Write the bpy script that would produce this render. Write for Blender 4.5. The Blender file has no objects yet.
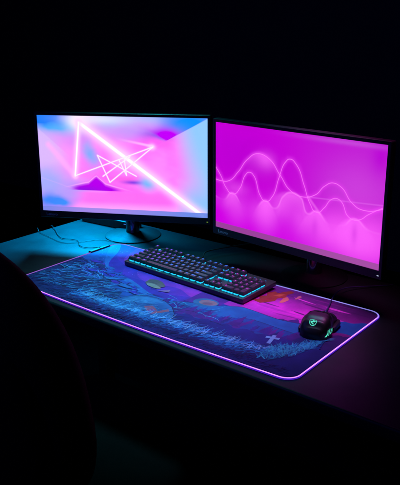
import bpy, math, random
from mathutils import Vector, Matrix
random.seed(7)
sc = bpy.context.scene
COL = sc.collection
PI = math.pi

# ------------------------------------------------------------------ helpers
def lin(r, g, b):
    return tuple((c/255/12.92 if c/255 <= .04045 else ((c/255+.055)/1.055)**2.4) for c in (r, g, b))

def tag(o, label=None, cat=None, group=None, kind=None):
    if label: o['label'] = label
    if cat: o['category'] = cat
    if group: o['group'] = group
    if kind: o['kind'] = kind
    return o

def empty(name, loc, rot=(0, 0, 0)):
    o = bpy.data.objects.new(name, None)
    COL.objects.link(o)
    o.location = loc
    o.rotation_euler = rot
    o.empty_display_size = .05
    return o

class MB:
    """collects faces and links them as one mesh object"""
    def __init__(s):
        s.v = []; s.f = []; s.m = []; s.c = []
    def add(s, vs, fs, m=0, col=None):
        b = len(s.v)
        s.v += [tuple(v) for v in vs]
        for f in fs:
            s.f.append(tuple(i+b for i in f)); s.m.append(m); s.c.append(col)
    def box(s, x0, x1, y0, y1, z0, z1, m=0, M=None, bev=0):
        if bev:
            return s.rbox(x0, x1, y0, y1, z0, z1, bev, m, M)
        vs = [Vector(p) for p in ((x0,y0,z0),(x1,y0,z0),(x1,y1,z0),(x0,y1,z0),(x0,y0,z1),(x1,y0,z1),(x1,y1,z1),(x0,y1,z1))]
        if M: vs = [M @ v for v in vs]
        s.add(vs, [(0,3,2,1),(4,5,6,7),(0,1,5,4),(1,2,6,5),(2,3,7,6),(3,0,4,7)], m)
    def rbox(s, x0, x1, y0, y1, z0, z1, r, m=0, M=None, n=4, rz=None):
        """box with rounded vertical corners and rounded top and bottom rims"""
        rz = r if rz is None else rz
        rings = []
        prof = []
        k = 3
        for i in range(k+1):
            a = PI/2*i/k
            prof.append((rz*(1-math.sin(a)), z0+rz*(1-math.cos(a))))
        for i in range(k+1):
            a = PI/2*(1-i/k)
            prof.append((rz*(1-math.sin(a)), z1-rz*(1-math.cos(a))))
        for ins, z in prof:
            ring = []
            rr = max(r-ins, 1e-5)
            for cx, cy, a0 in ((x1-r,y0+r,-PI/2),(x1-r,y1-r,0),(x0+r,y1-r,PI/2),(x0+r,y0+r,PI)):
                for j in range(n+1):
                    a = a0+PI/2*j/n
                    ring.append(Vector((cx+rr*math.cos(a), cy+rr*math.sin(a), z)))
            rings.append(ring)
        s.loft(rings, m, M)
    def loft(s, rings, m=0, M=None, caps=True, closed=True):
        n = len(rings[0]); vs = [p for r in rings for p in r]
        if M: vs = [M @ Vector(v) for v in vs]
        fs = []
        for i in range(len(rings)-1):
            for j in range(n if closed else n-1):
                a = i*n+j; b = i*n+(j+1) % n
                fs.append((a, b, b+n, a+n))
        if caps:
            fs.append(tuple(reversed(range(n))))
            fs.append(tuple((len(rings)-1)*n+j for j in range(n)))
        s.add(vs, fs, m)
    def tube(s, pts, r, n=10, closed=False, m=0):
        pts = [Vector(p) for p in pts]
        N = len(pts); rings = []
        up = Vector((0, 0, 1))
        for i, p in enumerate(pts):
            if closed: t = pts[(i+1) % N]-pts[i-1]
            else: t = pts[min(i+1, N-1)]-pts[max(i-1, 0)]
            t.normalize()
            a = t.cross(up)
            if a.length < .1: a = t.cross(Vector((0, 1, 0)))
            a.normalize(); b = a.cross(t)
            rr = r[i] if isinstance(r, (list, tuple)) else r
            rings.append([p+a*rr*math.cos(2*PI*k/n)+b*rr*math.sin(2*PI*k/n) for k in range(n)])
        if closed: rings.append(rings[0])
        s.loft(rings, m, caps=not closed)
    def lathe(s, prof, n=40, m=0, M=None):
        rings = [[Vector((r*math.cos(2*PI*k/n), r*math.sin(2*PI*k/n), z)) for k in range(n)] for r, z in prof]
        s.loft(rings, m, M)
    def build(s, name, mats, parent=None, smooth=False, color=False):
        me = bpy.data.meshes.new(name)
        me.from_pydata(s.v, [], s.f)
        if not isinstance(mats, (list, tuple)): mats = [mats]
        for mt in mats: me.materials.append(mt)
        me.polygons.foreach_set('material_index', s.m)
        if color:
            ca = me.color_attributes.new('Ink', 'FLOAT_COLOR', 'CORNER')
            buf = []
            for f, c in zip(s.f, s.c):
                if isinstance(c, list):
                    for cc in c: buf += [*cc, 1]
                else:
                    buf += [*c, 1]*len(f)
            ca.data.foreach_set('color', buf)
        if smooth:
            me.polygons.foreach_set('use_smooth', [True]*len(me.polygons))
            try: me.set_sharp_from_angle(angle=math.radians(smooth if smooth is not True else 40))
            except Exception: pass
        me.update()
        o = bpy.data.objects.new(name, me)
        COL.objects.link(o)
        if parent: o.parent = parent
        return o

def crv(pts, n=8):
    """Catmull-Rom through points"""
    P = [Vector(p) for p in pts]; P = [P[0]*2-P[1]]+P+[P[-1]*2-P[-2]]
    out = []
    for i in range(1, len(P)-2):
        a, b, c, d = P[i-1:i+3]
        for k in range(n):
            t = k/n
            out.append(.5*((2*b)+(c-a)*t+(2*a-5*b+4*c-d)*t*t+(3*b-a-3*c+d)*t**3))
    out.append(P[-2]); return out

# ------------------------------------------------------------------ materials
def mat_new(name):
    m = bpy.data.materials.new(name); m.use_nodes = True
    nt = m.node_tree; nt.nodes.clear()
    out = nt.nodes.new('ShaderNodeOutputMaterial')
    return m, nt, out

def pbr(name, col, rough=.5, spec=.5, metal=0, bump=0, bscale=200, var=.15, vscale=8, coat=0, rvar=.12):
    m, nt, out = mat_new(name)
    b = nt.nodes.new('ShaderNodeBsdfPrincipled')
    nt.links.new(b.outputs[0], out.inputs[0])
    tc = nt.nodes.new('ShaderNodeTexCoord')
    n1 = nt.nodes.new('ShaderNodeTexNoise'); n1.inputs['Scale'].default_value = vscale; n1.inputs['Detail'].default_value = 6
    nt.links.new(tc.outputs['Object'], n1.inputs['Vector'])
    mx = nt.nodes.new('ShaderNodeMix'); mx.data_type = 'RGBA'
    mx.inputs[6].default_value = (*[c*(1-var) for c in col], 1)
    mx.inputs[7].default_value = (*[min(1, c*(1+var)) for c in col], 1)
    nt.links.new(n1.outputs[0], mx.inputs[0]); nt.links.new(mx.outputs[2], b.inputs['Base Color'])
    mr = nt.nodes.new('ShaderNodeMapRange')
    mr.inputs[3].default_value = max(0, rough-rvar); mr.inputs[4].default_value = min(1, rough+rvar)
    n3 = nt.nodes.new('ShaderNodeTexNoise'); n3.inputs['Scale'].default_value = vscale*5; n3.inputs['Detail'].default_value = 4
    nt.links.new(tc.outputs['Object'], n3.inputs['Vector'])
    nt.links.new(n3.outputs[0], mr.inputs[0]); nt.links.new(mr.outputs[0], b.inputs['Roughness'])
    b.inputs['Metallic'].default_value = metal
    b.inputs['Specular IOR Level'].default_value = spec
    b.inputs['Coat Weight'].default_value = coat
    if bump:
        n2 = nt.nodes.new('ShaderNodeTexNoise'); n2.inputs['Scale'].default_value = bscale; n2.inputs['Detail'].default_value = 3
        nt.links.new(tc.outputs['Object'], n2.inputs['Vector'])
        bp = nt.nodes.new('ShaderNodeBump'); bp.inputs['Strength'].default_value = bump; bp.inputs['Distance'].default_value = .001
        nt.links.new(n2.outputs[0], bp.inputs['Height']); nt.links.new(bp.outputs[0], b.inputs['Normal'])
    return m

def emis(name, col, strength):
    m, nt, out = mat_new(name)
    e = nt.nodes.new('ShaderNodeEmission')
    e.inputs[0].default_value = (*col, 1); e.inputs[1].default_value = strength
    nt.links.new(e.outputs[0], out.inputs[0])
    return m

class X:
    """tiny expression wrapper over math nodes"""
    nt = None
    def __init__(s, v): s.v = v
    def _op(s, op, *o):
        n = X.nt.nodes.new('ShaderNodeMath'); n.operation = op
        for i, a in enumerate((s,)+o):
            a = a.v if isinstance(a, X) else a
            if isinstance(a, (int, float)): n.inputs[i].default_value = a
            else: X.nt.links.new(a, n.inputs[i])
        return X(n.outputs[0])
    def __add__(s, o): return s._op('ADD', o)
    def __radd__(s, o): return X(o)._op('ADD', s)
    def __sub__(s, o): return s._op('SUBTRACT', o)
    def __rsub__(s, o): return X(o)._op('SUBTRACT', s)
    def __mul__(s, o): return s._op('MULTIPLY', o)
    def __rmul__(s, o): return s._op('MULTIPLY', o)
    def __truediv__(s, o): return s._op('DIVIDE', o)
    def __rtruediv__(s, o): return X(o)._op('DIVIDE', s)
    def abs(s): return s._op('ABSOLUTE')
    def sqrt(s): return s._op('SQRT')
    def exp(s): return s._op('EXPONENT')
    def mx(s, o): return s._op('MAXIMUM', o)
    def mn(s, o): return s._op('MINIMUM', o)
    def clamp(s): return s.mx(0.).mn(1.)
    def step(s, a, b):          # smoothstep from a (0) to b (1)
        n = X.nt.nodes.new('ShaderNodeMapRange'); n.interpolation_type = 'SMOOTHSTEP'
        X.nt.links.new(s.v, n.inputs[0])
        n.inputs[1].default_value = a; n.inputs[2].default_value = b
        if a > b:
            n.inputs[1].default_value = b; n.inputs[2].default_value = a
            n.inputs[3].default_value = 1; n.inputs[4].default_value = 0
        return X(n.outputs[0])

def cmix(c0, c1, f, blend='MIX'):
    n = X.nt.nodes.new('ShaderNodeMix'); n.data_type = 'RGBA'; n.blend_type = blend; n.clamp_factor = True
    for i, c in ((6, c0), (7, c1)):
        if isinstance(c, tuple): n.inputs[i].default_value = (*c, 1)
        else: X.nt.links.new(c, n.inputs[i])
    f = f.v if isinstance(f, X) else f
    if isinstance(f, (int, float)): n.inputs[0].default_value = f
    else: X.nt.links.new(f, n.inputs[0])
    return n.outputs[2]

def noise(vec, scale, detail=2, w=None):
    n = X.nt.nodes.new('ShaderNodeTexNoise'); n.inputs['Scale'].default_value = scale; n.inputs['Detail'].default_value = detail
    X.nt.links.new(vec, n.inputs['Vector'])
    return n

def screen_start(name):
    m, nt, out = mat_new(name)
    X.nt = nt
    tc = nt.nodes.new('ShaderNodeTexCoord')
    sp = nt.nodes.new('ShaderNodeSeparateXYZ'); nt.links.new(tc.outputs['UV'], sp.inputs[0])
    e = nt.nodes.new('ShaderNodeEmission'); nt.links.new(e.outputs[0], out.inputs[0])
    return m, nt, tc, X(sp.outputs[0]), X(sp.outputs[1]), e

ASP = 9/16
def blob(u, v, cu, cv, ru, rv, k=1.0):
    a = (u-cu)/ru; b = (v-cv)/rv
    return ((a*a+b*b)*-1.).exp()*k

def seg(u, v, p, q):
    """distance (in screen widths) to segment"""
    px, py, qx, qy = p[0], p[1]*ASP, q[0], q[1]*ASP
    dx, dy = qx-px, qy-py; L2 = dx*dx+dy*dy
    y = v*ASP
    a = u-px; b = y-py
    t = ((a*dx+b*dy)/L2).clamp()
    ex = a-t*dx; ey = b-t*dy
    return (ex*ex+ey*ey).sqrt()

def screen_neon():
    m, nt, tc, u0, v0, em = screen_start('screen_picture_neon')
    nz = noise(tc.outputs['UV'], 3.2, 3)
    sp = nt.nodes.new('ShaderNodeSeparateColor'); nt.links.new(nz.outputs['Color'], sp.inputs[0])
    u = u0+(X(sp.outputs[0])-.5)*.16; v = v0+(X(sp.outputs[1])-.5)*.22
    c = (lin(255, 116, 240))
    c = cmix(lin(255, 100, 238), lin(255, 132, 246), X(nz.outputs[0]).step(.35, .65))
    def b(c, col, cu, cv, ru, rv, k=1.): return cmix(c, lin(*col), blob(u, v, cu, cv, ru, rv, k))
    # side faces: lavender and light blue
    c = b(c, (205, 170, 255), .0, .6, .16, .5, 1.2)
    c = b(c, (190, 130, 250), .22, .76, .08, .12, .8)
    c = b(c, (255, 150, 245), .17, .62, .08, .20, .5)
    c = b(c, (165, 165, 250), .06, .28, .12, .16, 1.1)
    c = b(c, (176, 150, 250), .20, .24, .12, .10, .9)
    c = b(c, (60, 140, 255), .09, .10, .09, .07, 1.3)
    c = b(c, (60, 130, 255), .03, .12, .08, .07, 1.0)
    c = b(c, (80, 170, 255), .12, .92, .16, .09, 1.2)
    c = b(c, (20, 120, 245), .05, .98, .12, .06, 1.4)
    c = b(c, (130, 165, 250), .31, .62, .045, .15, 1.0)
    # upper band
    c = cmix(c, lin(150, 185, 255), v.step(.80, 1.0)*u.step(.25, .45)*.9)
    c = b(c, (185, 150, 255), .55, .86, .16, .08, .8)
    c = b(c, (120, 70, 225), .70, .82, .09, .06, .8)
    # pink bottom floor
    fl = v0.step(.24, .20)*u0.step(.17, .30)*u0.step(.86, .7)
    c = cmix(c, lin(255, 105, 235), fl*.8)
    c = cmix(c, lin(255, 170, 245), v0.step(.14, .04)*u0.step(.14, .26)*.75)
    # right face: sharp diagonal edge from top right corner down to the apex
    edge = (v0-.769)-(u0-.763)*.96
    right = edge.step(.008, -.008)*u0.step(.70, .80)
    c = cmix(c, lin(205, 165, 255), right*u0.step(.76, .93)*.85)
    c = cmix(c, lin(140, 195, 255), right*(u0+v0*.18).step(.93, 1.10))
    c = cmix(c, lin(130, 190, 255), u0.step(.80, .93)*v0.step(.42, .12)*.9)
    up = edge.step(-.008, .008)*u0.step(.62, .76)
    c = cmix(c, lin(90, 130, 245), up*u0.step(.66, .84)*v0.step(.72, .86)*.9)
    c = cmix(c, lin(10, 140, 255), up*blob(u0, v0, .90, .93, .12, .09, 1.5))
    wl = (v0-.769)-(.763-u0)*.85
    c = cmix(c, lin(188, 0, 240), edge.step(-.004, .006)*wl.step(-.012, .03)*blob(u0, v0, .765, .80, .085, .085, 1.7))
    c = cmix(c, lin(255, 90, 240), edge.step(.0, .01)*wl.step(.0, -.03)*blob(u0, v0, .70, .74, .08, .06, .7))
    # purple hill with a flat foot and a highlight rim
    pk = (1.-(u0-.345).abs()/.05).mx(0.)*.062
    ridge = v0-(pk+.325-(u0-.335).abs()*.42)-(X(nz.outputs[0])-.5)*.06
    hill = ridge.step(.022, -.022)*v0.step(.232, .240)*u0.step(.17, .24)*u0.step(.52, .43)
    c = cmix(c, lin(214, 70, 236), ridge.step(.05, -.02)*v0.step(.232, .240)*u0.step(.14, .24)*u0.step(.56, .40)*.6)
    c = cmix(c, lin(176, 0, 228), hill)
    c = cmix(c, lin(130, 20, 214), hill*v0.step(.30, .24)*u0.step(.42, .25)*.7)
    c = cmix(c, lin(255, 175, 250), (ridge-.014).abs().step(.012, .0)*u0.step(.12, .26)*u0.step(.58, .42)*.6)
    c = cmix(c, lin(245, 84, 222), blob(u0, v0, .52, .37, .09, .03, .7))
    c = cmix(c, lin(110, 40, 220), blob(u0, v0, .57, .335, .07, .022, .9))
    c = cmix(c, lin(110, 175, 255), blob(u0, v0, .655, .34, .05, .075, 1.1))
    # soft facets on the left wall
    f1 = (v0-.80)+(u0-.05)*1.5
    c = cmix(c, lin(225, 190, 255), f1.step(.0, -.015)*u0.step(.20, .10)*v0.step(.42, .55)*.35)
    f2 = (v0-.46)-(u0-.02)*.5
    c = cmix(c, lin(150, 170, 255), f2.step(.03, -.06)*u0.step(.16, .03)*v0.step(.18, .3)*.4)
    f3 = (v0-.30)+(u0-.10)*.55
    c = cmix(c, lin(255, 180, 250), f3.abs().step(.012, 0.)*u0.step(.28, .16)*.12)
    # halos
    def add(c, col, f): return cmix(c, lin(*col), f, 'ADD')
    c = cmix(c, lin(250, 240, 255), blob(u0, v0, .25, .95, .07, .10, 1.0))
    c = cmix(c, lin(225, 225, 255), blob(u0, v0, .37, .97, .18, .05, .8))
    c = cmix(c, lin(255, 190, 255), blob(u0, v0, .50, .58, .07, .10, .7))
    c = cmix(c, lin(255, 215, 250), blob(u0, v0, .680, .705, .020, .030, .9))
    c = cmix(c, lin(255, 200, 250), seg(u0, v0, (.47, .78), (.687, .71)).step(.012, 0.)*u0.step(.45, .66)*.7)
    c = cmix(c, lin(255, 170, 250), seg(u0, v0, (.06, .70), (.214, .383)).step(.03, 0.)*.7)
    A, B, C_, D, E_, F, G, H = (.252,.933),(.214,.383),(.687,.706),(.355,.605),(.425,.328),(.584,.402),(.384,.389),(.526,.407)
    white = lin(255, 248, 255)
    dg = seg(u0, v0, A, (.97, .02))
    c = cmix(c, lin(250, 205, 255), (dg*dg*-1100.).exp()*.9)
    c = cmix(c, white, dg.step(.0125, .006))
    dv = seg(u0, v0, A, B)
    c = cmix(c, lin(255, 200, 255), (dv*dv*-3200.).exp()*.8)
    c = cmix(c, white, dv.step(.0070, .002))
    thin = None
    for p, q in ((B, C_), (C_, E_), (E_, D), (D, F), (G, (.55, .60)), (H, (.484, .563)), (H, (.515, .586))):
        d = seg(u0, v0, p, q); thin = d if thin is None else thin.mn(d)
    c = cmix(c, lin(255, 190, 252), thin.step(.009, 0.)*.5)
    c = cmix(c, lin(255, 235, 252), thin.step(.0044, .0014)*.9)
    # task bar
    c = cmix(c, cmix(lin(96, 130, 222), lin(150, 130, 225), blob(u0, v0, .35, .03, .3, .1)), v0.step(.052, .046)*.95)
    nt.links.new(c, em.inputs[0]); em.inputs[1].default_value = 1.12
    return m

W1 = [(0,.579),(.037,.503),(.075,.40),(.116,.355),(.171,.427),(.205,.555),(.235,.59),(.263,.564),(.305,.402),(.341,.356),(.382,.408),(.422,.59),(.46,.74),(.487,.77),(.521,.737),(.573,.571),(.615,.414),(.65,.36),(.692,.411),(.73,.495),(.757,.512),(.785,.492),(.82,.39),(.853,.365),(.885,.378),(.925,.432),(1,.515)]
W3 = [(0,.30),(.06,.285),(.116,.362),(.19,.27),(.27,.262),(.341,.358),(.40,.31),(.45,.43),(.50,.482),(.56,.45),(.60,.33),(.65,.366),(.72,.285),(.80,.30),(.858,.374),(.93,.31),(1,.30)]
W2 = [(0,.464),(.045,.458),(.087,.469),(.156,.572),(.222,.708),(.286,.77),(.351,.747),(.428,.617),(.504,.49),(.57,.467),(.638,.505),(.691,.597),(.734,.634),(.777,.614),(.84,.501),(.893,.462),(1,.505)]
def fcurve(sock, pts):
    n = X.nt.nodes.new('ShaderNodeFloatCurve')
    cu = n.mapping.curves[0]
    cu.points[0].location = pts[0]; cu.points[1].location = pts[-1]
    for p in pts[1:-1]: cu.points.new(*p)
    n.mapping.update()
    X.nt.links.new(sock.v, n.inputs['Value'])
    return X(n.outputs[0])

def screen_waves():
    m, nt, tc, u, v, em = screen_start('screen_picture_waves')
    c = cmix(lin(196, 0, 214), lin(190, 34, 210), u.step(.3, 1.)*.8)
    c = cmix(c, lin(178, 0, 206), blob(u, v, .12, .75, .25, .25, .5))
    c = cmix(c, lin(215, 0, 236), v.step(.55, .10)*.6)
    c = cmix(c, lin(204, 66, 220), blob(u, v, .86, .62, .18, .22, .75))
    c = cmix(c, lin(184, 0, 212), blob(u, v, .97, .90, .05, .14, .8))
    c = cmix(c, lin(200, 90, 220), blob(u, v, .80, .975, .22, .02, .5))  # faint reflection along the top right edge, painted into the picture
    c = cmix(c, lin(244, 74, 240), blob(u, v, .90, .22, .22, .20, .8))
    glow = None
    def add(g, x): return x if g is None else g+x
    for cu, cv, ru, rv, k in ((.30,.24,.05,.10,.45),(.38,.22,.04,.10,.3),(.44,.34,.05,.09,.45),(.57,.27,.04,.11,.5),(.72,.24,.05,.12,.6),(.80,.26,.045,.12,.5),(.95,.28,.06,.12,.5),
                              (.34,.72,.04,.06,.5),(.16,.24,.05,.12,.35),(.14,.42,.06,.05,.35),(.08,.28,.04,.07,.25),(.90,.16,.10,.1,.5)):
        glow = add(glow, blob(u, v, cu, cv, ru*1.3, rv*1.15, k*.6))
    # sheets of light spreading below each low point of the wave
    for cu, cv, kk, wd, fall, k in ((.116,.372,24.,.04,.09,.6),(.341,.372,24.,.045,.15,.95),(.495,.486,6.,.08,.13,.7),(.65,.376,18.,.055,.15,.95),(.858,.384,12.,.07,.17,.95),(.30,.785,9.,.07,.07,.75)):
        a = u-cu; arc = (a*a*-kk)+cv-v
        glow = glow+arc.step(-.016, .035)*(arc.mx(0.)*(-1./fall)).exp()*blob(u, v, cu, cv, wd, 9.)*k*.75
    c = cmix(c, lin(250, 96, 252), (glow*1.25).clamp())
    for cu, cv, k in ((.645,.24,.25),(.862,.26,.35)):
        c = cmix(c, lin(190, 20, 214), blob(u, v, cu, cv, .016, .10, k))
    for W in (W1, W2):
        w = fcurve(u, W); wp = fcurve(u+.006, W); wm = fcurve(u-.006, W)
        s = (wp-wm)/.012*ASP
        d = ((v-w).abs()*ASP)/(s*s+1.).sqrt()
        c = cmix(c, lin(250, 70, 255), (d*d*-7000.).exp()*.30)
        c = cmix(c, lin(255, 118, 252), d.step(.0030, .0006)*.8)
    w = fcurve(u, W3); wp = fcurve(u+.006, W3); wm = fcurve(u-.006, W3); s = (wp-wm)/.012*ASP
    d = ((v-w).abs()*ASP)/(s*s+1.).sqrt()
    near = (v-w).step(-.14, .0)*(w-v).step(-.02, .0)
    c = cmix(c, lin(252, 110, 252), near*w.step(.25, .40)*.28)
    c = cmix(c, lin(255, 125, 252), d.step(.008, 0.)*w.step(.27, .36)*.45)
    # faint link lines
    d = seg(u, v, (.60, .475), (1., .53)); c = cmix(c, lin(235, 110, 245), d.step(.006, 0.)*.35)
    d = seg(u, v, (.60, .475), (.67, .355)); c = cmix(c, lin(255, 120, 250), d.step(.012, 0.)*.4)
    c = cmix(c, cmix(lin(150, 66, 150), lin(160, 78, 160), u.step(.3, .8)), v.step(.056, .050)*.95)
    nt.links.new(c, em.inputs[0]); em.inputs[1].default_value = 1.03
    return m

M = {}
M['bezel'] = pbr('bezel_plastic', (.018, .019, .024), .42, .4, bump=.15, bscale=900)
M['monback'] = pbr('monitor_back_plastic', (.018, .018, .02), .5, .4, bump=.2, bscale=900)
M['gloss'] = pbr('gloss_black', (.012, .012, .014), .12, .6, coat=.5, rvar=.06)
M['desk'] = pbr('desk_laminate', (.018, .0185, .020), .46, .28, bump=.12, bscale=420, var=.10, vscale=3)
M['light_block'] = pbr('light_block_board', (.02, .02, .02), .5, .3, var=.1)
M['steel'] = pbr('black_steel', (.02, .02, .02), .4, .5, metal=.5)
M['carpet'] = pbr('dark_carpet', (.0012, .0012, .0014), 1.0, .0, bump=.6, bscale=500, var=.4, vscale=60)
M['wall'] = pbr('dark_wall_paint', (.05, .05, .06), .9, .2, bump=.3, bscale=120)
M['rubber'] = pbr('pad_rubber', (.02, .02, .022), .8, .2, bump=.3, bscale=1200)
M['kbody'] = pbr('keyboard_plate', (.07, .07, .075), .34, .5, metal=.5, bump=.1, bscale=1400)
M['kunder'] = pbr('keyboard_tray', (.008, .015, .016), .5, .4)
M['key'] = pbr('keycap_plastic', (.034, .034, .044), .30, .5, bump=.03, bscale=1800, var=.06, vscale=40, rvar=.04)
M['legend_violet'] = emis('legend_tint_violet', lin(124, 78, 240), 2.1)
M['legend_blue'] = emis('legend_tint_blue', lin(60, 110, 240), 2.2)
M['legend_magenta'] = emis('legend_tint_magenta', lin(180, 60, 200), 1.6)
M['cyan'] = emis('key_light_cyan', (0.01, .42, .80), 1.8)
M['teal'] = emis('mouse_light_teal', (.12, .95, .70), .85)
M['mouse'] = pbr('mouse_plastic', (.008, .008, .009), .40, .5, bump=.1, bscale=2500, vscale=60)
M['mousebtn'] = pbr('mouse_button_plastic', (.022, .02, .025), .30, .5, vscale=60)
M['cable'] = pbr('cable_sheath', (.02, .02, .022), .45, .4)
M['bcable'] = pbr('braided_cable', (.05, .05, .16), .6, .4, bump=.8, bscale=3000)
M['chair'] = pbr('chair_fabric', (.045, .020, .014), .85, .2, bump=.6, bscale=700, var=.3, vscale=30)
M['seat'] = pbr('seat_fabric', (.006, .004, .004), .9, .1, bump=.6, bscale=700)
M['plate'] = pbr('stand_plate', (.006, .006, .007), .6, .2)
M['chairshell'] = pbr('chair_shell', (.014, .011, .012), .5, .4, bump=.2, bscale=900)
M['brand'] = pbr('printed_grey_mark', (.55, .55, .6), .5, .4, var=.02)
M['led_w'] = emis('power_light_white', lin(190, 200, 230), 1.0)
M['led_g'] = emis('power_light_green', lin(150, 190, 60), .8)
M['led_b'] = emis('indicator_light_blue', lin(60, 120, 220), .9)

# light guide: brighter along the front and right, fading towards the back
def led_mat():
    m, nt, out = mat_new('light_guide'); X.nt = nt
    tc = nt.nodes.new('ShaderNodeTexCoord'); sp = nt.nodes.new('ShaderNodeSeparateXYZ')
    nt.links.new(tc.outputs['Object'], sp.inputs[0])
    e = nt.nodes.new('ShaderNodeEmission'); nt.links.new(e.outputs[0], out.inputs[0])
    x, y = X(sp.outputs[0]), X(sp.outputs[1])
    back = y.step(.36, .41); left = x.step(.03, .0)
    c = cmix((.50, .17, 1.), (.33, .28, 1.), back)
    s = (1.-back*.62)*(1.-left*.72)*(X(noise(tc.outputs['Object'], 16, 3).outputs[0])*1.2+.4)*2.2
    nt.links.new(c, e.inputs[0]); nt.links.new(s.v, e.inputs[1])
    return m
M['led'] = led_mat()
M['edge_halo'] = emis('halo_ring_glow', (.11, .015, .80), .62)  # glow for the added ring below the tube

# printed cloth: colours carried by the ink shapes, woven bump on top
def cloth_mat():
    m, nt, out = mat_new('printed_cloth'); X.nt = nt
    b = nt.nodes.new('ShaderNodeBsdfPrincipled'); nt.links.new(b.outputs[0], out.inputs[0])
    at = nt.nodes.new('ShaderNodeAttribute'); at.attribute_name = 'Ink'
    tc = nt.nodes.new('ShaderNodeTexCoord')
    n = noise(tc.outputs['Object'], 26, 5); n2 = noise(tc.outputs['Object'], 1500, 2)
    c = cmix(at.outputs['Color'], (0.75, .75, .8), 1.0, 'MULTIPLY')
    c = cmix(c, at.outputs['Color'], X(n.outputs[0]).step(.35, .65))
    nt.links.new(c, b.inputs['Base Color'])
    b.inputs['Roughness'].default_value = .75; b.inputs['Specular IOR Level'].default_value = .25
    b.inputs['Sheen Weight'].default_value = .1
    bp = nt.nodes.new('ShaderNodeBump'); bp.inputs['Strength'].default_value = .35; bp.inputs['Distance'].default_value = .0006
    nt.links.new(n2.outputs[0], bp.inputs['Height']); nt.links.new(bp.outputs[0], b.inputs['Normal'])
    return m
M['cloth'] = cloth_mat()

# ------------------------------------------------------------------ setting
mb = MB(); mb.add([(-30,-30,-.74),(30,-30,-.74),(30,30,-.74),(-30,30,-.74)], [(0,1,2,3)])
tag(mb.build('floor', M['carpet']), kind='structure')

DX0, DX1, DY0, DY1 = -.315, 1.62, -.030, .62
mb = MB(); mb.add([(-9,2.6,-.74),(7,2.6,-.74),(7,2.6,2.6),(-9,2.6,2.6)], [(0,1,2,3)])
tag(mb.build('wall', M['wall']), kind='structure')
desk = empty('desk', ((DX0+DX1)/2, (DY0+DY1)/2, -.74))
tag(desk, 'dark laminate computer desk with rounded front edge under the monitors', 'desk')
ox, oy, oz = -(DX0+DX1)/2, -(DY0+DY1)/2, .74
mb = MB(); mb.rbox(DX0+ox, DX1+ox, DY0+oy, DY1+oy, oz-.028, oz, .008, rz=.006); mb.build('desk_top', M['desk'], desk, smooth=50)
mb = MB(); mb.box(DX0+.02+ox, DX1-.02+ox, DY1-.05+oy, DY1-.035+oy, oz-.60, oz-.029); mb.build('light_block_panel', M['light_block'], desk)  # unseen panel added to keep lamp light off the floor behind
for sx in (DX0+.06, DX1-.10):
    for sy in (DY0+.06, DY1-.10):
        mb = MB(); mb.rbox(sx+ox, sx+.045+ox, sy+oy, sy+.045+oy, 0, oz-.029, .005); mb.build('leg', M['steel'], desk, smooth=50)
mb = MB(); mb.box(DX0+.11+ox, DX1-.11+ox, DY1-.09+oy, DY1-.07+oy, oz-.10, oz-.03); mb.build('crossbar', M['steel'], desk)

# ------------------------------------------------------------------ monitors
SW = .531; SH = SW*9/16; BZ = .0095; BB = .021
def text_mesh(name, s, size, mat, parent, loc, rot, extrude=.0002, align='CENTER', shear=0):
    cu = bpy.data.curves.new('t', 'FONT'); cu.body = s; cu.size = size; cu.extrude = extrude
    cu.align_x = align; cu.align_y = 'CENTER'; cu.resolution_u = 2; cu.shear = shear
    to = bpy.data.objects.new('t', cu); COL.objects.link(to)
    dg = bpy.context.evaluated_depsgraph_get()
    me = bpy.data.meshes.new_from_object(to.evaluated_get(dg)); me.name = name
    me.materials.clear(); me.materials.append(mat)
    bpy.data.objects.remove(to, do_unlink=True); bpy.data.curves.remove(cu)
    o = bpy.data.objects.new(name, me); COL.objects.link(o)
    o.parent = parent; o.location = loc; o.rotation_euler = rot
    return o

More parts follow.
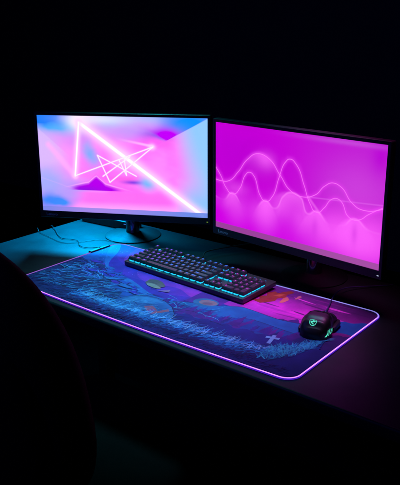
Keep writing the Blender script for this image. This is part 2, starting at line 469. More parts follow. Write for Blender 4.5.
def make_monitor(ctr, yaw, tilt, picture, label, led, baseoff):
    # base of the stand, on the desk behind the panel
    R = Matrix.Rotation(yaw, 4, 'Z')
    off = R @ Vector((*baseoff, 0))
    root = empty('monitor', (ctr[0]+off.x, ctr[1]+off.y, 0), (0, 0, yaw))
    tag(root, label, 'monitor', 'pair of computer monitors on the desk')
    pc = Vector((-baseoff[0], -baseoff[1], ctr[2]))      # centre of the picture in root space
    T = Matrix.Translation(pc) @ Matrix.Rotation(tilt, 4, 'X')
    # panel frame
    x0, x1, z0, z1 = -SW/2-BZ, SW/2+BZ, -SH/2-BB, SH/2+BZ
    xs0, xs1, zs0, zs1 = -SW/2, SW/2, -SH/2, SH/2
    mb = MB()
    def rr(a0, a1, b0, b1, y, r, n=5):
        out = []
        for cx, cz, s in ((a1-r,b0+r,-PI/2),(a1-r,b1-r,0),(a0+r,b1-r,PI/2),(a0+r,b0+r,PI)):
            for j in range(n+1):
                a = s+PI/2*j/n; out.append(Vector((cx+r*math.cos(a), y, cz+r*math.sin(a))))
        return out
    rings = [rr(xs0, xs1, zs0, zs1, .0015, .0004), rr(xs0, xs1, zs0, zs1, -.0022, .0004), rr(x0+.0015, x1-.0015, z0+.0015, z1-.0015, -.0030, .003),
             rr(x0, x1, z0, z1, -.0015, .004), rr(x0, x1, z0, z1, .016, .004), rr(x0+.004, x1-.004, z0+.004, z1-.004, .020, .004)]
    mb.loft(rings, 0, T, caps=False); fr = mb.build('bezel', M['bezel'], root, smooth=35)
    mb = MB()
    rings = [rr(x0+.005, x1-.005, z0+.005, z1-.005, .0195, .006), rr(x0+.012, x1-.012, z0+.012, z1-.012, .028, .01),
             rr(x0+.07, x1-.07, z0+.05, z1-.05, .044, .02), rr(x0+.09, x1-.09, z0+.07, z1-.07, .050, .02)]
    mb.loft(rings, 0, T); mb.build('back_cover', M['monback'], root, smooth=35)
    # the lit panel
    me = bpy.data.meshes.new('screen')
    P = [T @ Vector(p) for p in ((xs0, 0, zs0), (xs1, 0, zs0), (xs1, 0, zs1), (xs0, 0, zs1))]
    me.from_pydata([tuple(p) for p in P], [], [(0, 1, 2, 3)])
    uv = me.uv_layers.new(name='UVMap')
    for i, c in enumerate(((0, 0), (1, 0), (1, 1), (0, 1))): uv.data[i].uv = c
    me.materials.append(picture)
    s = bpy.data.objects.new('screen', me); COL.objects.link(s); s.parent = root
    # maker's lettering on the bottom bezel, power light, buttons
    q = T @ Vector((xs0+.030, -.0027, -SH/2-BB/2-.0005))
    t = text_mesh('maker_lettering', 'Lenovo', .0125, M['brand'], root, q, (PI/2+tilt, 0, 0))
    mb = MB(); c = T @ Vector((x1-.010, -.0032, z0+.009))
    mb.box(c.x-.0022, c.x+.0022, c.y-.0008, c.y+.0008, c.z-.0008, c.z+.0008); mb.build('power_light', led, root)
    for k in range(5):
        c = T @ Vector((x1-.035-k*.014, .005, z0-.0006))
        mb = MB(); mb.rbox(c.x-.004, c.x+.004, c.y-.002, c.y+.002, c.z-.001, c.z+.001, .0008); mb.build('button', M['monback'], root)
    # stand: round plate, glossy column, hinge
    mb = MB(); mb.lathe([(.001, .0002), (.090, .0002), (.092, .001), (.092, .003), (.090, .004), (.055, .0075), (.026, .0135), (.001, .0135)], 72)
    mb.build('stand_base', M['plate'], root, smooth=30)
    mb = MB(); mb.lathe([(.001, .0137), (.023, .0137), (.0225, .02), (.0215, ctr[2]+.03), (.019, ctr[2]+.035), (.001, ctr[2]+.035)], 40)
    mb.build('stand_column', M['gloss'], root, smooth=40)
    mb = MB(); mb.rbox(-.035-baseoff[0], .035-baseoff[0], -baseoff[1]+.049, -.018, ctr[2]-.035, ctr[2]+.030, .006)
    mb.build('hinge', M['monback'], root, smooth=50)
    return root

CL = (.0357, .405, .2579); CR = (.6239, .4258, .2651)
def cloc(ctr): return ctr
monL = make_monitor(CL, .4771, -.0264, screen_neon(), 'left monitor showing pink and blue picture with white neon light lines', M['led_g'], (-.012, .122))
monR = make_monitor(CR, -.1014, -.0045, screen_waves(), 'right monitor showing magenta picture with thin wavy lines', M['led_w'], (0, .115))

# ------------------------------------------------------------------ desk pad
PW, PD, PT = .90, .41, .004
def warp(x, y):
    t = max(0, min(1, x/PW))
    k = max(0, 1-y/PD)
    return x, y-.0095*math.sin(PI*t)*k*k
U = random.uniform
def outline(ins=0, r=.030, n=8):
    out = []
    rr = r-ins
    for cx, cy, a0 in ((PW-r, r, -PI/2), (PW-r, PD-r, 0), (r, PD-r, PI/2), (r, r, PI)):
        for j in range(n+1):
            a = a0+PI/2*j/n
            out.append((cx+rr*math.cos(a), cy+rr*math.sin(a)))
    return out
def dense(poly, step=.012):
    out = []
    for i, p in enumerate(poly):
        q = poly[(i+1) % len(poly)]
        d = math.hypot(q[0]-p[0], q[1]-p[1]); k = max(1, int(d/step))
        for j in range(k): out.append((p[0]+(q[0]-p[0])*j/k, p[1]+(q[1]-p[1])*j/k))
    return out
pad = empty('desk_pad', (0, 0, 0))
tag(pad, 'large illustrated desk pad with glowing purple edge under keyboard and mouse', 'desk pad')
o1 = dense(outline(0)); o2 = dense(outline(0))
mb = MB()
mb.loft([[Vector((*warp(*p), .0003)) for p in o1], [Vector((*warp(*p), PT-.0003)) for p in o1]])
mb.build('rubber_base', M['rubber'], pad)

CLIP = outline(.0015)
def clip(poly):
    out = poly
    n = len(CLIP)
    for i in range(n):
        a = CLIP[i]; b = CLIP[(i+1) % n]
        ex, ey = b[0]-a[0], b[1]-a[1]
        if abs(ex)+abs(ey) < 1e-9: continue
        inp = out; out = []
        if not inp: break
        def side(p): return ex*(p[1]-a[1])-ey*(p[0]-a[0])
        for j in range(len(inp)):
            p = inp[j-1]; q = inp[j]
            sp_, sq = side(p), side(q)
            if (sp_ >= 0) != (sq >= 0):
                t = sp_/(sp_-sq); out.append((p[0]+(q[0]-p[0])*t, p[1]+(q[1]-p[1])*t))
            if sq >= 0: out.append(q)
    return out
ink = MB()
LAYER = [0]
def layer(): LAYER[0] += 1
def shape(poly, col, jit=0, flat=False):
    if isinstance(col, tuple) and len(col) == 3 and not isinstance(col[0], tuple):
        f = 1+random.uniform(-jit, jit); c = tuple(min(1, max(0, k*f)) for k in lin(*col))
    p = clip(poly)
    if len(p) < 3: return
    if sum(p[i-1][0]*p[i][1]-p[i][0]*p[i-1][1] for i in range(len(p))) < 0: p = p[::-1]
    z = PT+.00004*LAYER[0]+(U(0, .000034) if not flat else 0)
    ink.add([(*warp(*q), z) for q in p], [tuple(range(len(p)))], 0, c)
def strip(xs, lo, hi, col, jit=0):
    """band between two functions of x"""
    for a, b in zip(xs[:-1], xs[1:]):
        shape([(a, lo(a)), (b, lo(b)), (b, hi(b)), (a, hi(a))], col, jit, True)
def blade(x, y, ang, L, w, col, bend=.25, jit=.15):
    dx, dy = math.cos(ang), math.sin(ang); nx, ny = -dy, dx
    mx_, my = x+dx*L*.5+nx*bend*L*.4, y+dy*L*.5+ny*bend*L*.4
    tx, ty = x+dx*L+nx*bend*L, y+dy*L+ny*bend*L
    shape([(x-nx*w/2, y-ny*w/2), (mx_-nx*w*.4, my-ny*w*.4), (tx, ty), (mx_+nx*w*.4, my+ny*w*.4), (x+nx*w/2, y+ny*w/2)], col, jit)
def ell(cx, cy, rx, ry, col, a=0, n=28, wob=0, jit=0):
    P = []
    for k in range(n):
        t = 2*PI*k/n; r = 1+wob*math.sin(3*t+1)+wob*.6*math.sin(5*t)
        ux, uy = rx*math.cos(t)*r, ry*math.sin(t)*r
        P.append((cx+ux*math.cos(a)-uy*math.sin(a), cy+ux*math.sin(a)+uy*math.cos(a)))
    shape(P, col, jit)
def lerp(a, b, t): return tuple(a[i]+(b[i]-a[i])*t for i in range(3))
def fr(a, b, n): return [a+(b-a)*i/n for i in range(n+1)]
def interp(pts):
    def f(x):
        if x <= pts[0][0]: return pts[0][1]
        for (a, b), (c, d) in zip(pts[:-1], pts[1:]):
            if x <= c:
                t = (x-a)/(c-a); t = t*t*(3-2*t); return b+(d-b)*t
        return pts[-1][1]
    return f
U = random.uniform
BLUE = (28, 96, 205); DBLUE = (26, 38, 150); INDIGO = (34, 22, 112); CYANB = (40, 140, 225); PALE = (128, 170, 245)
PURP = (104, 44, 190); MAG = (205, 40, 200); DPURP = (58, 18, 110); MAROON = (96, 14, 104)

# ground tone, stepping from blue on the left to purple on the right
for i in range(60):
    a, b = i*PW/60, (i+1)*PW/60
    t = min(1, max(0, (a-.25)/.5))
    shape([(a, 0), (b, 0), (b, PD), (a, PD)], lerp((16, 84, 178), (44, 26, 128), t), flat=True)
layer()
# magenta and purple evening sky behind the hills on the right
for k in range(26):
    y0 = .225+k*(PD-.225)/26; y1 = y0+(PD-.225)/26
    t = abs((k/26)-.28)/.5
    c = lerp((226, 44, 205), (112, 20, 128), min(1, t))
    shape([(.56, y0), (.80, y0), (.80, y1), (.56, y1)], c, flat=True)
    c2 = lerp((170, 24, 160), (104, 16, 116), min(1, t))
    shape([(.80, y0), (PW, y0), (PW, y1), (.80, y1)], c2, flat=True)
# sky behind the keyboard: teal to purple
for k in range(20):
    a = .10+k*.023
    shape([(a, .16), (a+.023, .16), (a+.023, PD), (a, PD)], lerp((116, 36, 176), (80, 24, 136), k/20), flat=True)
layer()
for k in range(16):   # soft cloud streaks
    x = U(.58, .86); y = U(.26, .40); ell(x, y, U(.03, .07), U(.002, .005), random.choice([(150, 26, 150), (236, 70, 215), (96, 14, 110), (190, 40, 185)]), a=U(-.1, .1), wob=.1)
layer()
# dark shapes at the right end and the blue streak
strip(fr(.76, .90, 14), lambda x: .280, lambda x: .300+.05*(x-.76)+.006*math.sin(x*90), (104, 18, 104))
layer()
strip(fr(.80, .90, 14), lambda x: .235+.02*math.sin(x*30), lambda x: .285+.5*(x-.80)+.004*math.sin(x*150), (14, 104, 180))
layer()
strip(fr(.72, .90, 26), lambda x: .0, lambda x: .243+.010*math.sin(x*85)+.006*math.sin(x*210), (66, 22, 118))
layer()
# red winged shape and peach clouds by the keyboard corner
red = [(.600,.292),(.628,.286),(.640,.300),(.652,.318),(.648,.336),(.662,.352),(.655,.372),(.664,.394),(.650,.400),(.638,.384),(.630,.366),(.618,.372),(.606,.352),(.616,.336),(.602,.322),(.612,.308)]
shape(red, (150, 44, 40))
layer()
shape([(.616,.300),(.632,.298),(.640,.322),(.632,.334),(.626,.322)], (150, 22, 40))
shape([(.628,.345),(.646,.350),(.650,.372),(.636,.362)], (186, 84, 56))
ell(.668, .338, .008, .020, (206, 112, 104), a=.1, wob=.12)
ell(.688, .372, .005, .014, (200, 110, 130), a=.0, wob=.12)
layer()
# the big sweeping beam: light blue crescent then violet then magenta
ctr = [(-.02,.41),(.03,.335),(.088,.267),(.15,.215),(.217,.181),(.312,.158),(.40,.150),(.47,.150)]
def sweep(off0, off1, col, jit=0):
    P = [Vector((x, y, 0)) for x, y in crv([(x, y, 0) for x, y in ctr], 6) for _ in [0]] if False else [Vector((p.x, p.y, 0)) for p in crv([(x, y, 0) for x, y in ctr], 6)]
    N = []
    for i in range(len(P)):
        t = (P[min(i+1, len(P)-1)]-P[max(i-1, 0)]).normalized(); N.append(Vector((-t.y, t.x, 0)))
    for i in range(len(P)-1):
        a, b = P[i]+N[i]*off0(i/len(P)), P[i+1]+N[i+1]*off0((i+1)/len(P))
        c, d = P[i+1]+N[i+1]*off1((i+1)/len(P)), P[i]+N[i]*off1(i/len(P))
        shape([(q.x, q.y) for q in (a, b, c, d)], col, jit, True)
sweep(lambda t: 0, lambda t: .05+.02*math.sin(t*9), (36, 100, 190))
layer()
sweep(lambda t: .022+.012*math.sin(t*13), lambda t: .10, (78, 36, 168))
layer()
sweep(lambda t: .045+.010*math.sin(t*21), lambda t: .15, (112, 34, 176))
layer()
sweep(lambda t: .070+.014*math.sin(t*17), lambda t: .12+.03*t, (170, 40, 184))
layer()
for k in range(70):
    x, y = U(.0, .26), U(.22, .40); r = U(.0006, .0014)
    ell(x, y, r, r, random.choice([(190, 170, 255), (240, 130, 240), (120, 160, 250)]), n=6)
# darker ground under the left meadow
strip(fr(0, .42, 40), lambda x: 0, lambda x: max(0, min(.235, .30-.62*x))+.012*math.sin(x*70)+.006*math.sin(x*170), (8, 42, 112))
layer()
# camouflage-like violet patches with dark rims
for k in range(34):
    x, y = U(.04, .33), U(.11, .27)
    if y > .36-.62*x or y < .10: continue
    a = U(-.4, .4); rx, ry = U(.014, .036), U(.005, .010); w_ = U(.1, .3)
    ell(x, y-.002, rx*1.06, ry*1.2, (14, 16, 84), a, wob=w_); LAYER[0] += .9
    ell(x, y, rx, ry, random.choice([(78, 40, 176), (60, 34, 160), (96, 50, 190), (20, 70, 170), (12, 100, 180)]), a, wob=w_)
    for q in range(7):
        t = U(-.9, .9); blade(x+rx*t*math.cos(a), y+rx*t*math.sin(a)+ry*.4, U(.6, 2.2), U(.008, .018), U(.002, .004), random.choice([(78, 40, 176), (14, 20, 90), (16, 84, 176)]), bend=U(-.5, .5))
layer(); layer()
# long curved grass of the left meadow, dark strokes under light ones
def curved(x, y, ang, L, w, col, bend):
    P = []; Q = []
    for i in range(6):
        t = i/5; aa = ang+bend*t; 
        if i: x += math.cos(aa)*L/5; y += math.sin(aa)*L/5
        ww = w*(1-t)**.7/2+.00012
        P.append((x-math.sin(aa)*ww, y+math.cos(aa)*ww)); Q.append((x+math.sin(aa)*ww, y-math.cos(aa)*ww))
    shape(P+Q[::-1], col, .15)
for pas in range(3):
    for k in range((300, 420, 420)[pas]):
        x = U(.004, .40); y = U(.010, .235)
        if y > .275-.52*x: continue
        flow = .35+1.3*math.sin(x*16+y*22)**2*.5
        if y > .16: flow -= .5
        c = ([(5, 16, 66), (8, 26, 92), (20, 18, 96)], [(12, 96, 176), (10, 74, 160), (24, 130, 200), (40, 44, 160)], [(50, 170, 222), (90, 170, 240), (28, 140, 208), (120, 160, 246)])[pas]
        c = random.choice(c)
        if y < .045: c = lerp(c, (18, 26, 110), .7)
        curved(x, y, flow+U(-.35, .35), U(.018, .044), (.0042, .0022, .0014)[pas]*U(.6, 1.2), c, U(-1.1, .9))
    layer()
# rolling hills
h1 = interp([(.42,.10),(.46,.17),(.52,.19),(.62,.235),(.72,.228),(.80,.24),(.90,.22)])
strip(fr(.42, .84, 60), lambda x: .09, h1, (8, 96, 166))
layer()
h2 = interp([(.42,.08),(.50,.160),(.58,.15),(.68,.19),(.78,.185),(.86,.17)])
strip(fr(.42, .86, 60), lambda x: .07, h2, (14, 70, 148))
layer()
def contour(f, x0, x1, n, w, col):
    xs = fr(x0, x1, n)
    for a, b in zip(xs[:-1], xs[1:]): shape([(a, f(a)-w), (b, f(b)-w), (b, f(b)+w), (a, f(a)+w)], col)
contour(h1, .46, .84, 60, .0007, (8, 14, 70)); contour(h2, .46, .84, 60, .0007, (8, 14, 70))
# pine trees
for k in range(54):
    x = .43+k*.0082+U(-.003, .003); y = .105+.10*(x-.43)+U(-.006, .012); H = U(.030, .060); w = H*.34
    c = random.choice([(52, 24, 130), (70, 18, 126), (30, 30, 116), (86, 22, 136), (20, 60, 150)])
    n = 5; P = [(x-w*.9, y)]
    L_ = []; R_ = []
    for j in range(n):
        t = j/n; ww = w*(1-t)
        R_ += [(x+ww, y+H*t), (x+ww*.55, y+H*(t+.14))]
        L_ += [(x-ww, y+H*t), (x-ww*.55, y+H*(t+.14))]
    shape(R_+[(x, y+H*1.05)]+L_[::-1], c)
layer()
strip(fr(.44, .90, 50), lambda x: .0, lambda x: .050 if x < .45 else .108+.10*(x-.43)+.006*math.sin(x*120), (30, 30, 130))
layer()
# round things lying in the meadow: pale ring, tan stones, mound
ell(.522, .203, .034, .024, (36, 104, 150), a=.2); layer(); ell(.528, .205, .025, .015, (150, 112, 124), a=.2); layer()
ell(.530, .200, .014, .007, (130, 90, 112), a=.3)
ell(.332, .222, .034, .020, (128, 84, 92), a=-.2, wob=.06); layer()
ell(.340, .206, .028, .009, (176, 132, 130), a=-.15, wob=.05)
for k in range(3): blade(.305+.014*k, .214, U(.9, 1.3), .026, .0014, (60, 24, 60))
shape([(.372,.186),(.404,.196),(.396,.212)], (180, 100, 160))
layer()
mP = [(.325,.070),(.330,.100),(.345,.128),(.372,.146),(.405,.151),(.440,.146),(.475,.130),(.505,.104),(.520,.080),(.47,.060),(.40,.055)]
shape(mP, (34, 96, 168)); layer()
shape([(.338,.090),(.352,.122),(.378,.140),(.41,.145),(.44,.138),(.42,.118),(.38,.098)], (56, 124, 190))
layer()
for a_, b_ in zip(mP[:9], mP[1:9]):
    dx_, dy_ = b_[0]-a_[0], b_[1]-a_[1]; L_ = math.hypot(dx_, dy_); nx_, ny_ = -dy_/L_*.0009, dx_/L_*.0009
    shape([(a_[0]-nx_, a_[1]-ny_), (b_[0]-nx_, b_[1]-ny_), (b_[0]+nx_, b_[1]+ny_), (a_[0]+nx_, a_[1]+ny_)], (6, 14, 60))
for k in range(60):     # bold dark contour strokes over the middle meadow
    x = U(.30, .60); y = U(.06, .19)
    curved(x, y, U(-.3, .9), U(.02, .05), U(.0010, .0022), random.choice([(6, 16, 66), (20, 14, 84), (60, 170, 220)]), U(-1.2, 1.2))
for k in range(90):     # ink hatching on the mound
    t = U(0, 1); x = .335+.17*t; y = .075+U(0, .055)*math.sin(PI*t)**.6
    blade(x, y, U(.2, 1.2), U(.010, .022), U(.0006, .0012), random.choice([(22, 60, 160), (130, 185, 245)]), bend=U(-.3, .3))
layer()
# small pink hatchet shape
shape([(.446,.064),(.458,.060),(.486,.108),(.476,.115)], (214, 96, 122)); layer()
shape([(.414,.094),(.430,.108),(.452,.098),(.470,.084),(.456,.070),(.438,.078)], (216, 90, 126)); layer()
shape([(.438,.082),(.452,.074),(.458,.088),(.446,.094)], (208, 30, 160)); layer()
# foreground meadow: bright tufts along a rising line
gl = interp([(.20,.060),(.34,.055),(.50,.066),(.58,.064),(.67,.066),(.745,.070),(.81,.088),(.845,.130),(.862,.185),(.868,.21)])
for pas in range(4):
    for k in range((560, 520, 460, 300)[pas]):
        t = U(0, 1); x = .20+.665*t
        y = gl(x)+(-.038+U(-.016, .016), -.024+U(-.014, .012), -.012+U(-.012, .010), -.002+U(-.009, .008))[pas]
        c = random.choice(([(6, 22, 84), (8, 40, 120), (30, 16, 92), (10, 60, 140)], [(10, 84, 168), (8, 56, 140), (34, 30, 130), (16, 104, 184)],
             [(30, 130, 208), (14, 96, 186), (60, 150, 230), (12, 30, 100)], [(130, 186, 250), (84, 160, 242), (170, 200, 252), (60, 140, 228)])[pas])
        if x > .78: c = lerp(c, (20, 170, 200), .5)
        if x > .55 and pas == 0: c = lerp(c, (60, 14, 110), .6)
        base = 1.1 if x < .8 else 2.3
        curved(x, y, base+U(-.5, .5), U(.016, .042)*(1 if pas else .9), (.0040, .0032, .0025, .0019)[pas]*U(.7, 1.2), c, U(-1.2, 1.2))
    layer()
for k in range(260):    # teal tufts round the right end
    x = U(.79, .865); y = gl(x)+U(-.05, .03)
    if y > .24: continue
    blade(x, y, U(1.0, 2.4), U(.014, .030), U(.0012, .0024), random.choice([(40, 160, 205), (30, 110, 190), (70, 190, 225)]), bend=U(-.6, .6))
layer()
# little pale cross marker
def crossm(x, y, s, a, c):
    for (w, h, dx, dy) in ((.20, 1.0, 0, 0), (.72, .20, 0, .18)):
        P = [(-w/2, -h/2), (w/2, -h/2), (w/2, h/2), (-w/2, h/2)]
        P = [((px+dx)*s, (py+dy)*s) for px, py in P]
        shape([(x+px*math.cos(a)-py*math.sin(a), y+px*math.sin(a)+py*math.cos(a)) for px, py in P], c); LAYER[0] += .3
crossm(.768, .128, .044, .25, (140, 176, 232))
layer()
# dark lower margin strokes
for k in range(420):
    x = U(.25, .87); blade(x, U(.006, .030), U(.3, 1.6), U(.008, .02), U(.001, .002), random.choice([(50, 16, 110), (64, 22, 130), (34, 26, 120)]), bend=U(-.5, .5))
cl = ink.build('printed_cloth', M['cloth'], pad, color=True)

tubepts = [Vector((*warp(*p), PT*.9)) for p in dense(outline(-.0008), .008)]
mb = MB(); mb.tube(tubepts, .0018, 10, closed=True); mb.build('light_tube', M['led'], pad, smooth=60)
mb = MB(); mb.tube([Vector((*warp(*p), .0024)) for p in dense(outline(-.0016), .008)], .0020, 10, closed=True); mb.build('halo_ring', M['edge_halo'], pad, smooth=60)  # added glowing ring, stands in for the tube's violet halo
# control box clipped on the left edge with its cable
mb = MB(); mb.rbox(-.0105, .0035, .290, .372, .0008, .0085, .003); cb = mb.build('control_box', M['kunder'], pad, smooth=50)
mb = MB(); mb.rbox(-.005, .001, .322, .336, .0086, .0093, .0006); mb.build('button', M['gloss'], cb)
pts = crv([(-.012, .352, .006), (-.030, .335, .003), (-.055, .318, .003), (-.085, .322, .003), (-.125, .350, .003), (-.155, .347, .003), (-.185, .336, .003), (-.225, .352, .003), (-.28, .385, .003), (-.335, .41, -.004), (-.36, .42, -.10), (-.36, .44, -.4)])
mb = MB(); mb.tube(pts, .0012, 8); mb.build('cable', M['cable'], pad, smooth=60)

# ------------------------------------------------------------------ keyboard
kb = empty('keyboard', (.163, .272, PT+.0016), (math.radians(2.6), 0, -.0547))
tag(kb, 'black full-size mechanical keyboard with cyan backlight and number pad on the pad', 'keyboard')
KL, KD = .440, .142
mb = MB(); mb.rbox(0, KL, 0, KD, .001, .0135, .004, rz=.0015); mb.build('case', M['kbody'], kb, smooth=50)
mb = MB(); mb.rbox(.004, KL-.004, .004, KD-.004, -.0015, .0009, .004, rz=.0005); mb.build('bottom_shell', M['kunder'], kb, smooth=50)
U1 = .01905
def keycap(w, d):
    m = MB(); rings = []
    for ins, dyo, z in ((.0006, 0, 0), (.0009, 0, .0015), (.0030, .0004, .0076), (.0035, .0005, .0085), (.0043, .0005, .0088), (.0060, .0005, .0085)):
        x0, x1, y0, y1 = ins, w-ins, ins+dyo*.3, d-ins*1.1+dyo*.2
        r = .0012+ins*.3; ring = []
        for cx, cy, a0 in ((x1-r,y0+r,-PI/2),(x1-r,y1-r,0),(x0+r,y1-r,PI/2),(x0+r,y0+r,PI)):
            for j in range(3):
                a = a0+PI/2*j/2; ring.append(Vector((cx+r*math.cos(a), cy+r*math.sin(a), z)))
        rings.append(ring)
    m.loft(rings)
    return m
cache = {}; tcache = {}
glow = MB()
MX, MY, KZ = .0085, .0075, .0185
ROWS = MY
def key(name, legend, u, row, w=1, h=1):
    """u = left edge in key units (metres), row y in metres"""
    k_ = (round(w, 3), round(h, 3))
    W_, D_ = w*U1, h*U1
    loc = (MX+u, MY+row, KZ)
    if k_ not in cache:
        o = keycap(W_, D_).build(name, M['key'], kb, smooth=35); cache[k_] = o.data
    else:
        o = bpy.data.objects.new(name, cache[k_]); COL.objects.link(o); o.parent = kb
    o.location = loc
    o.rotation_euler = (math.radians(U(-.5, .5)), math.radians(U(-.4, .4)), 0)
    if legend:
        sz = .0090 if len(legend) == 1 else .0056
        big = (w > 1.1 or h > 1.1)
        zone = 'legend_violet' if u < .10 else ('legend_blue' if u < .30 else 'legend_magenta')  # legend glow colours stand in for screen light tinting the key tops
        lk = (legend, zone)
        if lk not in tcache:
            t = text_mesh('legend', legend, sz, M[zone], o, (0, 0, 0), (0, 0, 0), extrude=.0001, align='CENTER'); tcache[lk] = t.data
        else:
            t = bpy.data.objects.new('legend', tcache[lk]); COL.objects.link(t); t.parent = o
        lx = W_/2 if (w < 1.1) else .0045+max(.006, len(legend)*.0012)
        t.location = (lx, D_*.5+.0018 if h < 1.1 else D_*.72, .0089)
    # light under the cap: short bright bars standing on the plate
    nseg = max(1, round(w/1.25)) if w > 1.1 else 1
    for q in range(nseg):
        cx = MX+u+W_*(q+.5)/nseg
        for r_ in range(2 if h > 1.5 else 1):
            cy = MY+row+(D_*.5 if h < 1.5 else D_*(.25+.5*r_))
            ww = .0065 if w < 1.1 else .0080
            glow.rbox(cx-ww, cx+ww, cy-.0075, cy+.0072, .0137, .0172, .0015, rz=.0006, n=2)
def rowk(y, items, x0=0):
    x = x0
    for it in items:
        if isinstance(it, (int, float)): x += it*U1; continue
        lg, w, nm = it if isinstance(it, tuple) else (it, 1, 'key')
        key(nm, lg, x, y, w); x += w*U1
r = [i*U1 for i in range(5)]
rowk(r[0], [('Ctrl',1.25,'control_key'),('Win',1.25,'system_key'),('Alt',1.25,'alt_key'),('',6.25,'spacebar'),('Alt',1.25,'alt_key'),('Fn',1.25,'system_key'),('Menu',1.25,'system_key'),('Ctrl',1.25,'control_key')])
rowk(r[1], [('Shift',2.25,'shift_key')]+list('ZXCVBNM,./')+[('Shift',2.75,'shift_key')])
rowk(r[2], [('Caps',1.75,'caps_lock_key')]+list("ASDFGHJKL;'")+[('Enter',2.25,'enter_key')])
rowk(r[3], [('Tab',1.5,'tab_key')]+list('QWERTYUIOP[]')+[('\\',1.5,'backslash_key')])
rowk(r[4], list('`1234567890-=')+[('Back',2,'backspace_key')])
fy = 5*U1+.0075
rowk(fy, [('Esc',1,'key'),1,'F1','F2','F3','F4',.5,'F5','F6','F7','F8',.5,'F9','F10','F11','F12'])
nx = 15*U1+.0045
rowk(fy, ['Prt','Scr','Pau'], nx)
rowk(r[4], ['Ins','Hm','PU'], nx); rowk(r[3], ['Del','End','PD'], nx)
rowk(r[1], [1, ('↑',1,'arrow_key')], nx); rowk(r[0], [('←',1,'arrow_key'),('↓',1,'arrow_key'),('→',1,'arrow_key')], nx)
px_ = nx+3*U1+.0045
rowk(r[4], ['Num','/','*','-'], px_); rowk(r[3], list('789'), px_); rowk(r[2], list('456'), px_); rowk(r[1], list('123'), px_)
rowk(r[0], [('0',2,'number_pad_zero_key'),'.'], px_)
key('number_pad_plus_key', '+', px_+3*U1, r[2], 1, 2); key('number_pad_enter_key', 'Ent', px_+3*U1, r[0], 1, 2)
bl = glow.build('backlight', M['cyan'], kb)
mb = MB()
for k in range(3): mb.box(KL-.062+k*.018, KL-.058+k*.018, KD-.016, KD-.0145, .0136, .0140)
mb.build('lock_lights', M['led_b'], kb)
text_mesh('front_emblem', 'GAMING', .0055, M['brand'], kb, (.135, -.0003, .0073), (PI/2, 0, 0)) if False else None
# small light mark on the front rim under the spacebar
mb = MB()
for k, (a, b) in enumerate(((0, .004), (.0055, .0085), (.010, .0125), (.014, .0185))):
    mb.box(.128+a, .128+b, .0022, .0048, .0136, .01375)
mb.build('rim_mark', M['brand'], kb)
pts = crv([(.15, KD-.001, .006), (.15, KD+.03, .004), (.12, KD+.09, -.001), (.16, KD+.18, -.002), (.20, KD+.26, -.004)])
mb = MB(); mb.tube(pts, .002, 8); mb.build('cable', M['cable'], kb, smooth=60)

# ------------------------------------------------------------------ mouse
MYAW = math.radians(14)
mouse = empty('mouse', (.824, .236, PT+.0014), (0, 0, MYAW)); mouse.scale = (.94, .94, .94)
tag(mouse, 'black wired gaming mouse with round glowing teal emblem and teal side stripes', 'mouse')
ML = .060
wf = interp([(-.0605,.012),(-.056,.024),(-.045,.033),(-.025,.037),(-.005,.034),(.02,.031),(.045,.033),(.056,.031),(.0605,.027)])
hf = interp([(-.0605,.014),(-.053,.026),(-.038,.040),(-.018,.0460),(.0,.0455),(.025,.037),(.045,.027),(.0605,.019)])
NX = 3.9
def surf(x, y):
    w, h = wf(y), hf(y); t = min(1, abs(x)/w); return h*(1-t**NX)**(1/NX)
def surfx(y, z):
    w, h = wf(y), hf(y); t = min(1, z/h); return w*(1-t**NX)**(1/NX)
def ring(y, d=0, k=28):
    w, h = wf(y)+d, hf(y)+d; out = []
    for j in range(k+1):
        a = PI*j/k; c, s_ = math.cos(a), math.sin(a)
        e = 2/NX
        flare = 1+.05*(1-s_)*(1 if c > 0 else .6)
        out.append(Vector((w*math.copysign(abs(c)**e, c)*flare, y, h*abs(s_)**e+.0008)))
    return out
mb = MB(); ys = [-ML-.0004+2*ML*i/44 for i in range(45)]
ys[0] = -.0604
mb.loft([ring(y) for y in ys], caps=True); mb.build('body', M['mouse'], mouse, smooth=50)
def patch(name, xa, xb, ya, yb, off, mat, th=.0012, nx_=10, ny_=14):
    m = MB(); top = []; 
    for j in range(ny_+1):
        y = ya+(yb-ya)*j/ny_; w = wf(y)
        for i in range(nx_+1):
            x = (xa+(xb-xa)*i/nx_)*w
            top.append(Vector((x, y, surf(x, y)+.0008+off)))
    n = nx_+1; bot = [p-Vector((0, 0, th)) for p in top]; fs = []
    T = len(top)
    for j in range(ny_):
        for i in range(nx_):
            a = j*n+i; fs.append((a, a+1, a+n+1, a+n)); fs.append((T+a, T+a+n, T+a+n+1, T+a+1))
    for i in range(nx_):
        fs.append((i, T+i, T+i+1, i+1)); a = ny_*n+i; fs.append((a, a+1, T+a+1, T+a))
    for j in range(ny_):
        a = j*n; fs.append((a, a+n, T+a+n, T+a)); a = j*n+nx_; fs.append((a, T+a, T+a+n, a+n))
    m.add(top+bot, fs); return m.build(name, mat, mouse, smooth=35)
patch('button', -.95, -.10, .004, .0600, .0010, M['mousebtn'])
patch('button', .10, .95, .004, .0600, .0010, M['mousebtn'])
mb = MB()
prof = [(.001,-.0035),(.009,-.0035),(.0105,-.0022),(.0105,.0022),(.009,.0035),(.001,.0035)]
mb.lathe(prof, 30, 0, Matrix.Translation((0, .038, .0235)) @ Matrix.Rotation(PI/2, 4, 'Y')); mb.build('scroll_wheel', M['monback'], mouse, smooth=35)
mb = MB()
for s_ in (-1, 1): mb.lathe([(.0080, 0), (.0098, 0), (.0098, .0005), (.0080, .0005)], 30, 0, Matrix.Translation((s_*.0037, .038, .0235)) @ Matrix.Rotation(s_*PI/2, 4, 'Y'))
mb.build('wheel_light', M['led_b'], mouse)
